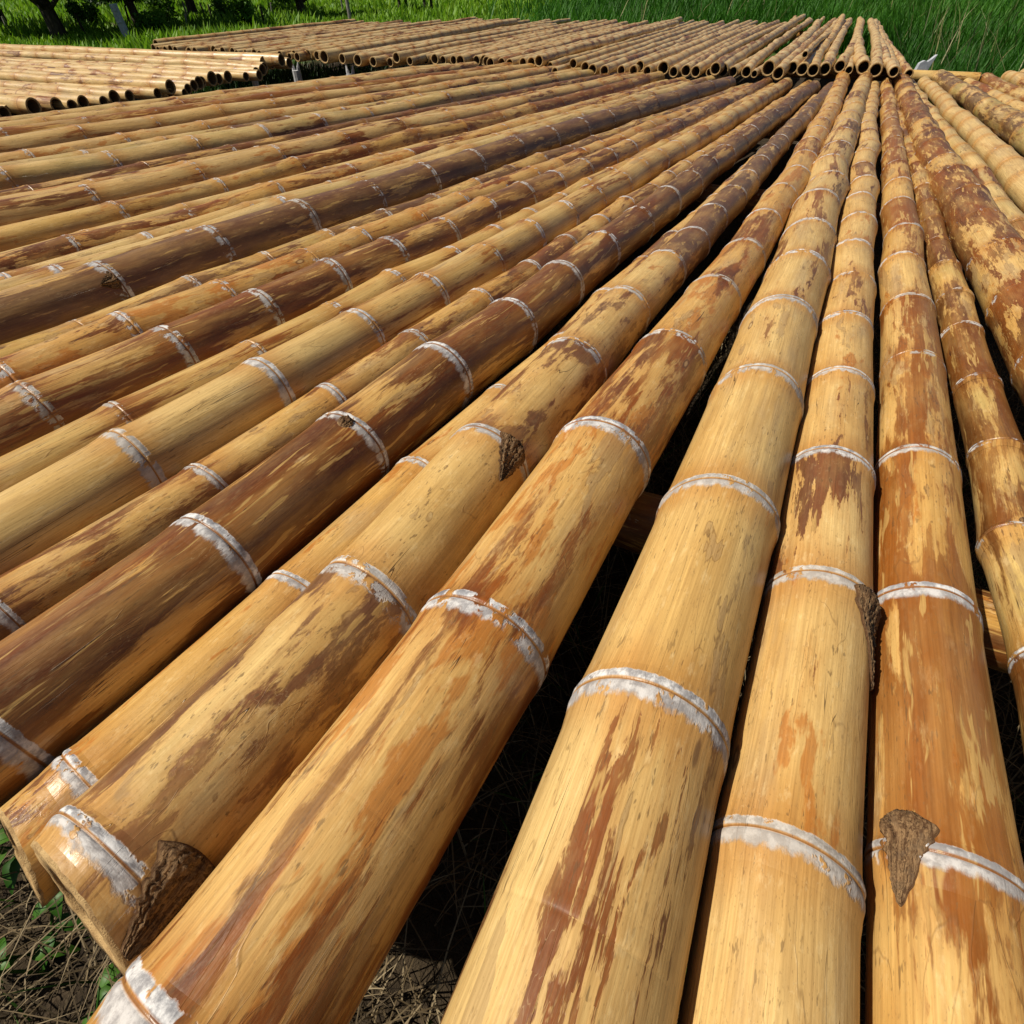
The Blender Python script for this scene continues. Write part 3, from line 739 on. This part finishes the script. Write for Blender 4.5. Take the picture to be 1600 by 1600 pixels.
post(-2.94, 7.0, .02, .47, .010, "thin white stake standing in the gap before the rear rack", PW, False, "marker_stake")

# leaning concrete post by the rear rack
mb = MB()
prof = [(-.055, 0), (.055, 0), (.056, .50), (.062, .62), (.036, .575), (.012, .545), (-.018, .55), (-.048, .52)]
f = [(a, -.035, b) for a, b in prof]; g = [(a, .035, b) for a, b in prof]
n = len(prof)
mb.add(f + g, None, None, [list(range(n)), list(range(2 * n - 1, n - 1, -1))] + [[(i + 1) % n, i, n + i, n + (i + 1) % n] for i in range(n)])
cp = mb.build("concrete_post", [CONCRETE], None, (.44, 8.42, .03), smooth=False)
cp.rotation_euler = (R(-4), R(15), R(14))
tag(cp, "leaning bluish grey concrete post with a broken top beside the rear rack", "post")

# ------------------------------------------------------------------ ground
def tz(X, Y):
    X, Y = np.asarray(X, float), np.asarray(Y, float)
    z = .026 * np.clip(Y - 6.5, 0, 34) + .004 * np.clip(Y - 40, 0, 60)
    z = z + .03 * np.sin(X * .7 + 1) * np.sin(Y * .6) * np.clip((Y - 9) / 6, 0, 1)
    near = np.clip(1 - np.hypot(X, Y - 1) / 8, 0, 1)
    return z + near * .010 * (np.sin(X * 9.1) * np.sin(Y * 8.3 + 1) + .6 * np.sin(X * 23 + Y * 17))

def axis_samples(lo, hi, c0, c1, fine, grow=1.22):
    a = list(np.arange(c0, c1, fine)); s = fine; v = c1
    while v < hi: a.append(v); s *= grow; v += s
    a.append(hi); s = fine; v = c0 - fine
    while v > lo: a.insert(0, v); s *= grow; v -= s
    a.insert(0, lo); return np.array(a)
gx = axis_samples(-600, 600, -3, 2, .07); gy = axis_samples(-300, 900, -1.5, 4, .07)
GX, GY = np.meshgrid(gx, gy)
GV = np.stack([GX, GY, tz(GX, GY)], -1).reshape(-1, 3)
N = NT("soil_ground")
g = N.node('ShaderNodeTexCoord').outputs['Object']
n1 = N.noise(g, 3.0, 6, .65); n2 = N.noise(g, 30, 5, .7); n3 = N.noise(g, .35, 4, .6)
gc = N.mix(N.step(n2, .35, .7), (0.020, 0.014, 0.009), (0.062, 0.044, 0.027))
gc = N.mix(N.mul(N.step(n1, .45, .65), .6), gc, (0.055, 0.040, 0.022))
yy_ = N.sep(g)[1]
xx_ = N.sep(g)[0]
far = N.math('MAXIMUM', N.step(yy_, 11.5, 13.5), N.mul(N.math('MAXIMUM', N.step(xx_, .4, 1.0), N.step(N.mul(xx_, -1), 8.7, 9.4)), N.step(yy_, 7.6, 8.6)))  # keeps the soil dark below the racks, their shade put into its colour
fg = N.mix(N.step(n3, .40, .52), (0.055, 0.115, 0.012), (0.085, 0.060, 0.034))
fg = N.mix(N.step(n1, .40, .65), fg, (0.040, 0.095, 0.010))
gc = N.mix(far, gc, fg)
N.principled(gc, .95, N.bump(n2, .8, .02), .15)
ground = mesh_obj("ground", GV, grid_quads(len(gy), len(gx), wrap=False), None, [N.m])
tag(ground, "bare soil coloured dark for shade under the racks running into a green field", "ground", kind='structure')

# ------------------------------------------------------------------ blades
def leaf_material(name, cols, trans=.35, rough=.55):
    N = NT(name)
    a = N.attr("tint").outputs['Fac']
    c = N.mix(N.step(a, 0, .5), cols[0], cols[1]); c = N.mix(N.step(a, .5, 1), c, cols[2])
    p = N.principled(c, rough, None, .25)
    t = N.node('ShaderNodeBsdfTranslucent'); N.put(t.inputs[0], c)
    m = N.node('ShaderNodeMixShader'); m.inputs[0].default_value = trans
    N.t.links.new(p.outputs[0], m.inputs[1]); N.t.links.new(t.outputs[0], m.inputs[2]); N.t.links.new(m.outputs[0], N.out.inputs[0])
    return N.m

def blades(name, P, H, W, lean, mat, tint, curl=.5, az=None):
    n = len(P)
    az = rng.random(n) * 2 * np.pi if az is None else az
    d = np.stack([np.cos(az), np.sin(az), np.zeros(n)], -1); sd = np.stack([-np.sin(az), np.cos(az), np.zeros(n)], -1)
    up = np.array([0, 0, 1.0])
    def at(t):
        l = lean * H * (t ** (1 + curl)); h = H * t * np.sqrt(np.clip(1 - (lean * t * .75) ** 2, .05, 1))
        return P + d * l[:, None] + up[None] * h[:, None]
    p1, p2, p3 = at(np.full(n, .45)), at(np.full(n, .78)), at(np.ones(n))
    w = W[:, None] * .5
    V = np.stack([P - sd * w, P + sd * w, p1 - sd * w * .9, p1 + sd * w * .9, p2 - sd * w * .55, p2 + sd * w * .55, p3], 1).reshape(-1, 3)
    b = (np.arange(n) * 7)[:, None]
    Q = np.concatenate([b + np.array([[0, 1, 3, 2]]), b + np.array([[2, 3, 5, 4]])])
    T = b + np.array([[4, 5, 6]])
    return mesh_obj(name, V, Q, T, [mat], attrs=dict(tint=('FLOAT', np.repeat(tint, 7))))

def inside_rack(X, Y):
    main = (X > -5.2) & (X < 2.6) & (Y < 8.2)
    rear = (X > -11) & (X < .62 - .055 * np.clip(Y - 8, 0, 7)) & (Y > 6) & (Y < np.where(X > -3.4, 14.6, 13.3 + .0 * X))
    rear2 = (X < -7) & (X > -8.3) & (Y < 12.7) & (Y > 2)
    left = (X < -5) & (X > -13) & (Y < 6.5)
    return main | rear | rear2 | left

# tall meadow grass right and straight behind the racks
n = 230000
D = np.exp(rng.uniform(np.log(8.0), np.log(42), n)); A = R(90) - np.radians(rng.uniform(-40, 32, n))
X, Y = D * np.cos(A), D * np.sin(A)
ok = ~inside_rack(X, Y) & (X > -.32 * Y - .4 + rng.normal(0, 1.3, n)) & (Y > 8.3)
X, Y, D = X[ok], Y[ok], D[ok]
clump = .5 + .5 * np.sin(X * 1.7 + np.sin(Y * 1.1) * 2) * np.sin(Y * 1.3 + np.sin(X * .9) * 2)
H = (.42 + .40 * rng.random(len(X)) * (.5 + clump)) * np.clip(.55 + (Y - 8) * .06, .55, 1.15)
blades("meadow_grass", np.stack([X, Y, tz(X, Y) - .01], -1), H, .0045 * D * .36 * (.6 + .8 * rng.random(len(X))), .25 + .45 * rng.random(len(X)),
       leaf_material("meadow_blade", ((0.022, 0.095, 0.005), (0.040, 0.150, 0.008), (0.090, 0.215, 0.016)), .34), np.clip(.35 * rng.random(len(X)) + .45 * clump * rng.random(len(X)) + .25 * (np.sin(X * .6 + 1.3) * np.sin(Y * .45 + X * .2)) + .10, 0, 1), curl=.7)
tag(bpy.data.objects["meadow_grass"], "tall deep green meadow grass behind and to the right of the racks", "grass", kind='stuff')

n = 1500
D = np.exp(rng.uniform(np.log(8.5), np.log(30), n)); A = R(90) - np.radians(rng.uniform(-38, 32, n))
X, Y = D * np.cos(A), D * np.sin(A)
ok = ~inside_rack(X, Y) & (X > -.32 * Y - .4) & (Y > 8.5)
X, Y, D = X[ok], Y[ok], D[ok]
blades("meadow_stalks", np.stack([X, Y, tz(X, Y)], -1), .55 + .45 * rng.random(len(X)), .0022 * D * .45, .15 + .6 * rng.random(len(X)),
       leaf_material("stalk_blade", ((0.20, 0.19, 0.07), (0.32, 0.29, 0.13), (0.42, 0.38, 0.22)), .25), rng.random(len(X)))
tag(bpy.data.objects["meadow_stalks"], "pale dry stalks standing among the green meadow grass", "dry grass", kind='stuff')

# short bright grass of the left field
n = 140000
D = np.exp(rng.uniform(np.log(9.0), np.log(60), n)); A = R(90) + np.radians(rng.uniform(4, 72, n))
X, Y = D * np.cos(A), D * np.sin(A)
bare = np.sin(X * .55 + 1.0) + np.sin(Y * .8 + X * .2) + .6 * np.sin(X * 1.9 + Y * 1.3)
ok = ~inside_rack(X, Y) & (Y > 2) & (X < -.31 * Y + .4 + rng.normal(0, 1.3, n)) & ((bare < 1.05) | (rng.random(n) < .15))
X, Y, D = X[ok], Y[ok], D[ok]
H = (.10 + .22 * rng.random(len(X))) * (1 + .6 * (np.sin(X * .9) * np.sin(Y * .7) > .3))
blades("field_grass", np.stack([X, Y, tz(X, Y) - .01], -1), H, .0045 * D * .6 * (.6 + .8 * rng.random(len(X))), .2 + .5 * rng.random(len(X)),
       leaf_material("field_blade", ((0.095, 0.235, 0.008), (0.165, 0.325, 0.014), (0.25, 0.40, 0.03)), .40), np.clip(rng.normal(.45, .25, len(X)), 0, 1))
tag(bpy.data.objects["field_grass"], "short bright green grass of the sunny field at left", "grass", kind='stuff')

n = 9000  # weeds added to darken the gap, its shade put into the leaf colour
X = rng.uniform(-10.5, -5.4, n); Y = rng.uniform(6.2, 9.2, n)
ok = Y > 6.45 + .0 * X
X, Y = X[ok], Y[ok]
blades("shade_tint_weeds", np.stack([X, Y, tz(X, Y)], -1), .08 + .22 * rng.random(len(X)), .008 + .012 * rng.random(len(X)), .3 + .6 * rng.random(len(X)),
       leaf_material("shade_tint_blade", ((0.012, 0.035, 0.005), (0.022, 0.06, 0.008), (0.04, 0.085, 0.012)), .2), rng.random(len(X)))
tag(bpy.data.objects["shade_tint_weeds"], "low weeds coloured dark for shade in the gap below the rear rack and the stack", "weeds", kind='stuff')

# dry tangled grass on the soil under the front rack
n = 26000
X = rng.uniform(-1.8, 1.1, n); Y = rng.uniform(-.9, 2.6, n)
H = .05 + .16 * rng.random(n) ** 1.5
blades("dry_grass", np.stack([X, Y, tz(X, Y) + .004 + .02 * rng.random(n)], -1), H, .0016 + .0016 * rng.random(n), .75 + .5 * rng.random(n),
       leaf_material("dry_blade", ((0.06, 0.042, 0.022), (0.16, 0.115, 0.06), (0.30, 0.235, 0.14)), .15, .8), rng.random(n) ** 1.3, curl=.2)
tag(bpy.data.objects["dry_grass"], "dry tangled grass and stalks on the dark soil under the poles", "dry grass", kind='stuff')
n = 1500
X = rng.uniform(-1.3, 1.1, n); Y = rng.uniform(-.9, 2.0, n)
blades("green_sprouts", np.stack([X, Y, tz(X, Y)], -1), .06 + .12 * rng.random(n), .003 + .003 * rng.random(n), .3 + .6 * rng.random(n),
       leaf_material("sprout_blade", ((0.02, 0.06, 0.008), (0.04, 0.10, 0.012), (0.07, 0.15, 0.02)), .3), rng.random(n))
tag(bpy.data.objects["green_sprouts"], "sparse green grass sprouts between the dry stalks", "grass", kind='stuff')

# broad leaved weeds near the sawn ends
WEED = leaf_material("weed_leaf", ((0.025, 0.085, 0.008), (0.045, 0.13, 0.012), (0.07, 0.17, 0.02)), .3, .45)
def leaf(mb_V, mb_Q, tints, base, dirv, length, width, droop, t):
    m = 7; up = np.array([0, 0, 1.0]); sd = np.cross(dirv, up); sd /= np.linalg.norm(sd) + 1e-9
    off = sum(len(v) for v in mb_V); rows = []
    for i in range(m):
        u = i / (m - 1); c = base + dirv * length * u + up * (-droop * u * u * length)
        w = width * math.sin(math.pi * min(1, .06 + u * .94)) ** .8 * (1 - .35 * u) + .0006
        rows += [c - sd * w + up * w * .35, c, c + sd * w + up * w * .35]
    mb_V.append(np.array(rows)); mb_Q.append(grid_quads(m, 3, wrap=False) + off); tints.append(np.full(len(rows), t))
def weed(x, y, h, nl, size, label, seed):
    rs = np.random.default_rng(seed); root = empty("weed_plant", (x, y, float(tz(x, y))))
    mb = MB(); V, Q, T = [], [], []
    ns = max(2, nl // 5)
    for s in range(ns):
        a = rs.random() * 6.28; tip = np.array([math.cos(a) * h * .5, math.sin(a) * h * .5, h * (.7 + .3 * rs.random())])
        mb.tube([(0, 0, 0), tuple(tip * .5 + np.array([0, 0, h * .1])), tuple(tip)], [.003, .0022, .0012], 5)
        for i in range(nl // ns):
            u = .3 + .7 * i / max(1, nl // ns - 1); b = tip * u; aa = rs.random() * 6.28
            dv = np.array([math.cos(aa), math.sin(aa), .35 + .3 * rs.random()]); dv /= np.linalg.norm(dv)
            leaf(V, Q, T, b, dv, size * (.7 + .6 * rs.random()), size * .26, .5 + .4 * rs.random(), rs.random())
    mb.build("stem", [WEED], root)
    mesh_obj("leaves", np.concatenate(V), np.concatenate(Q), None, [WEED], root, attrs=dict(tint=('FLOAT', np.concatenate(T))))
    tag(root, label, "weed", "weeds among the dry grass")
weed(-.80, -.02, .16, 12, .060, "leafy green weed at the left edge under the sawn pole ends", 1)
weed(-.72, -.12, .12, 10, .050, "low green weed on the soil left of the sawn pole ends", 2)
weed(-.56, -.16, .10, 9, .045, "small green weed just below the thick sawn pole end", 3)
weed(-.42, -.20, .12, 10, .050, "green weed in the corner between the sawn pole end and the big golden pole", 4)
weed(-.60, -.30, .10, 8, .060, "green weed with long leaves at the bottom left corner", 5)
weed(-.06, .22, .10, 8, .040, "small weed in the gap between two thick golden poles near the bottom", 6)
weed(-.10, .40, .09, 8, .035, "tiny weed deeper in the gap between the two thick golden poles", 7)

# ------------------------------------------------------------------ trees, shrubs, stakes of the left field
LEAFT = leaf_material("tree_leaf", ((0.016, 0.045, 0.006), (0.028, 0.075, 0.009), (0.055, 0.125, 0.014)), .22)
LEAFS = leaf_material("shrub_leaf", ((0.045, 0.13, 0.008), (0.085, 0.20, 0.014), (0.15, 0.28, 0.025)), .36)
def leaf_cloud(name, centers, radii, n, size, mat, root, seed):
    rs = np.random.default_rng(seed); centers = np.array(centers, float); radii = np.array(radii, float)
    pr = radii ** 2; pr /= pr.sum(); k = rs.choice(len(centers), n, p=pr)
    v = rs.normal(0, 1, (n, 3)); v /= np.linalg.norm(v, axis=1)[:, None]
    rad = radii[k] * (.35 + .75 * rs.random(n) ** .6)
    P = centers[k] + v * rad[:, None] * np.array([1, 1, .8])
    # clumps along twigs
    P += rs.normal(0, .04, (n, 3))
    u = rs.normal(0, 1, (n, 3)) * np.array([1, 1, .6]); u /= np.linalg.norm(u, axis=1)[:, None]
    w = np.cross(u, rs.normal(0, 1, (n, 3))); w /= np.linalg.norm(w, axis=1)[:, None]
    s = size * (.6 + .8 * rs.random(n))[:, None]
    V = np.stack([P - u * s, P + w * s * .38, P + u * s, P - w * s * .38], 1).reshape(-1, 3)
    Q = (np.arange(n) * 4)[:, None] + np.array([[0, 1, 2, 3]])
    t = np.clip(.5 + .5 * rs.normal(0, .5, len(centers))[k] + rs.normal(0, .2, n), 0, 1)
    return mesh_obj(name, V, Q, None, [mat], root, smooth=False, attrs=dict(tint=('FLOAT', np.repeat(t, 4))))
def tree(x, y, h, cr, trunk_r, clear, lean, label, seed, nleaf=7000, size=.10):
    rs = np.random.default_rng(seed); z = float(tz(x, y)); root = empty("field_tree", (x, y, z))
    mb = MB(); top = np.array([lean[0] * h, lean[1] * h, h * .75])
    n = 8; path = [tuple(top * (i / n) + np.array([math.sin(i * 1.3) * .03, math.cos(i) * .03, 0])) for i in range(n + 1)]
    mb.tube(path, [trunk_r * (1.25 - .9 * i / n) for i in range(n + 1)], 9)
    cs, rd = [], []
    for b in range(12):
        a = b * 2.4 + rs.random(); u = .25 + .7 * (b / 12)
        s = np.array(path[int(u * n)]); L = cr * (.6 + .5 * rs.random())
        e = s + np.array([math.cos(a) * L, math.sin(a) * L, .12 * h + .15 * h * rs.random() - (.28 * h if b % 3 == 0 else 0)])
        e[2] = max(e[2], clear + .25)
        mb.tube([tuple(s), tuple((s + e) / 2 + np.array([0, 0, .1 * L])), tuple(e)], [trunk_r * .35, trunk_r * .22, trunk_r * .08], 6)
        for q in range(3):
            c = s + (e - s) * (.55 + .25 * q) + rs.normal(0, .18 * cr, 3); rr = cr * (.20 + .18 * rs.random()); c[2] = max(c[2], clear + rr * .8)
            cs.append(c); rd.append(rr)
    mb.build("trunk", [BARK], root)
    leaf_cloud("crown", cs, rd, nleaf, size, LEAFT, root, seed + 5)
    tag(root, label, "tree", "trees at the edge of the field")
tree(-17.1, 11.1, 3.2, 2.0, .15, .95, (-.10, .05), "dark leafy tree with a leaning trunk at the top left corner", 11, 12000, .11)
tree(-17.5, 13.6, 3.4, 1.8, .10, .98, (-.06, .03), "dark tree with a thin leaning trunk behind the grey concrete fence post", 12, 9000, .11)
tree(-16.9, 19.3, 2.4, 1.4, .13, .70, (.02, 0), "small dark round tree standing alone in the middle of the left field", 13, 8000, .11)
tree(-22.5, 13.0, 4.0, 2.2, .16, 1.2, (.03, 0), "broad dark tree behind the corner tree at the left edge", 14, 9000, .13)
tree(-21.5, 19.0, 3.6, 2.0, .14, 1.2, (0, .02), "dark tree in the row behind the stakes", 15, 8000, .13)
def shrub(x, y, h, w, label, seed, n=1800, name="shrub"):
    rs = np.random.default_rng(seed); root = empty(name, (x, y, float(tz(x, y)))); mb = MB(); cs, rd = [], []
    for i in range(6):
        a = rs.random() * 6.28; e = np.array([math.cos(a) * w * .6, math.sin(a) * w * .6, h * (.5 + .5 * rs.random())])
        mb.tube([(0, 0, 0), tuple(e * .5 + np.array([0, 0, .08 * h])), tuple(e)], [.018, .012, .005], 5)
        for q in range(2): cs.append(e * (.6 + .4 * q)); rd.append(w * (.3 + .2 * rs.random()))
    mb.build("stems", [BARK], root)
    leaf_cloud("foliage", cs, rd, n, .055, LEAFS, root, seed)
    tag(root, label, "shrub", "shrubs in the left field")
shrub(-14.8, 14.7, .85, .30, "upright green shrub with thin stems right of the stakes", 21)
shrub(-18.4, 15.2, .7, .5, "bushy green shrub behind the grey concrete fence post", 22)
shrub(-20.6, 14.4, .6, .4, "green shrub between the two dark trees at left", 23)
shrub(-16.6, 16.0, .75, .45, "light green shrub in front of the row of stakes", 24)
shrub(-19.5, 10.6, .55, .4, "green shrub at the left edge under the corner tree", 25)
shrub(-15.3, 12.3, .45, .35, "low green shrub at the foot of the grey concrete fence post", 26)
shrub(-20.2, 22.5, 1.0, .9, "dark green shrub far behind the lone round tree", 27)
# dark hedge of the far side: several bushes one can tell apart
for i, (x, y, h, w) in enumerate([(-30, 30, 3.0, 2.6), (-25, 32, 2.6, 2.4), (-20, 34, 2.8, 2.6), (-35, 26, 3.2, 2.8), (-28, 22, 2.4, 2.2), (-14, 38, 2.6, 2.6), (-8, 42, 2.8, 3.0), (-1, 46, 3.0, 3.2), (8, 48, 3.2, 3.4)]):
    rs = np.random.default_rng(60 + i); root = empty("hedge_bush", (x, y, float(tz(x, y))))
    mb = MB(); cs, rd = [], []
    for q in range(9):
        a = rs.random() * 6.28; e = np.array([math.cos(a) * w * .6 * rs.random(), math.sin(a) * w * .6 * rs.random(), h * (.25 + .65 * rs.random())])
        mb.tube([(0, 0, 0), tuple(e * .5), tuple(e)], [.06, .04, .015], 5); cs.append(e); rd.append(w * (.30 + .2 * rs.random()))
    mb.build("stems", [BARK], root); leaf_cloud("foliage", cs, rd, 5000, .13, LEAFT, root, 70 + i)
    tag(root, f"big dark green bush on the far side of the field, {ordinal(i + 1)} of the row", "bush", "dark bushes along the far side")

# fence posts and stakes
def square_post(x, y, w, h, lean, label, mat, name="fence_post", groove=True):
    mb = MB(); z = float(tz(x, y)); s = w / 2; b = .12 * w
    prof = [(-s + b, -s), (s - b, -s), (s, -s + b), (s, s - b), (s - b, s), (-s + b, s), (-s, s - b), (-s, -s + b)]
    rows = [(0, 1), (h - .02, 1), (h, .86)]
    V = [(px * k, py * k, zz) for zz, k in rows for px, py in prof]
    mb.add(V, grid_quads(3, 8), None, [list(range(7, -1, -1)), list(range(16, 24))])
    if groove:   # wire staples
        for hz in (.3 * h, .6 * h, .85 * h):
            mb.tube([(-s * 1.02, -s * 1.05, hz), (0, -s * 1.12, hz), (s * 1.02, -s * 1.05, hz)], [.006, .006, .006], 5)
    o = mb.build(name, [mat], None, (x, y, z - .02), smooth=False); o.rotation_euler = lean
    tag(o, label, "fence post"); return o
square_post(-14.84, 11.21, .13, .78, (0, R(-7), R(30)), "grey square concrete fence post leaning left, behind the left stack", CONCRETE)
mb = MB(); mb.tube([(0, 0, 0), (.01, 0, .3), (-.01, 0, .62)], [.055, .05, .052], 10)
o = mb.build("fence_post", [POSTWOOD], None, (-13.4, 17.27, float(tz(-13.4, 17.27)) - .02), smooth=False)
tag(o, "round grey wooden fence post standing alone behind the rear rack", "fence post")
stk = [(-17.6, 15.4, .65, -.10), (-17.7, 16.1, .60, -.12), (-17.4, 17.2, .5, .05), (-17.3, 18.4, .55, .08), (-18.6, 14.2, .6, .12), (-17.1, 11.8, .55, -.20), (-19.8, 11.6, .5, .05),
       (-18.2, 16.8, .55, -.05), (-17.9, 20.4, .55, .02), (-17.0, 21.6, .6, -.04), (-15.6, 24.0, .6, .05), (-15.0, 15.6, .55, -.03), (-16.2, 14.0, .45, .25), (-21.0, 12.4, .6, -.1)]
for i, (x, y, h, l) in enumerate(stk):
    mb = MB(); rs = np.random.default_rng(200 + i)
    mb.tube([(0, 0, 0), (l * h * .5 + rs.normal(0, .01), 0, h * .5), (l * h, 0, h)], [.032, .028, .022], 7)
    o = mb.build("wooden_stake", [BARK if i % 3 else POSTWOOD], None, (x, y, float(tz(x, y)) - .02), smooth=False)
    tag(o, f"thin {'dark' if i % 3 else 'grey'} wooden stake of the old fence in the field, {ordinal(i + 1)} of the row", "stake", "stakes of the old fence")
# rough work table far off in the field
root = empty("work_table", (-14.9, 23.0, float(tz(-14.9, 23.0))))
tag(root, "rough low wooden table standing far off in the green field", "table")
mb = MB()
for k in range(4):
    y0 = -.3 + k * .16; mb.add([(-.75, y0, .50), (.75, y0, .50), (.75, y0 + .14, .50), (-.75, y0 + .14, .50), (-.75, y0, .545), (.75, y0, .545), (.75, y0 + .14, .545), (-.75, y0 + .14, .545)],
        [[3, 2, 1, 0], [4, 5, 6, 7], [0, 1, 5, 4], [1, 2, 6, 5], [2, 3, 7, 6], [3, 0, 4, 7]])
mb.build("tabletop", [BARK], root, smooth=False)
for sx in (-.55, .55):
    for sy in (-.2, .24):
        mb = MB(); mb.tube([(sx, sy, 0), (sx * .97, sy, .25), (sx * .94, sy, .5)], [.05, .05, .045], 7); mb.build("leg", [BARK], root, smooth=False)
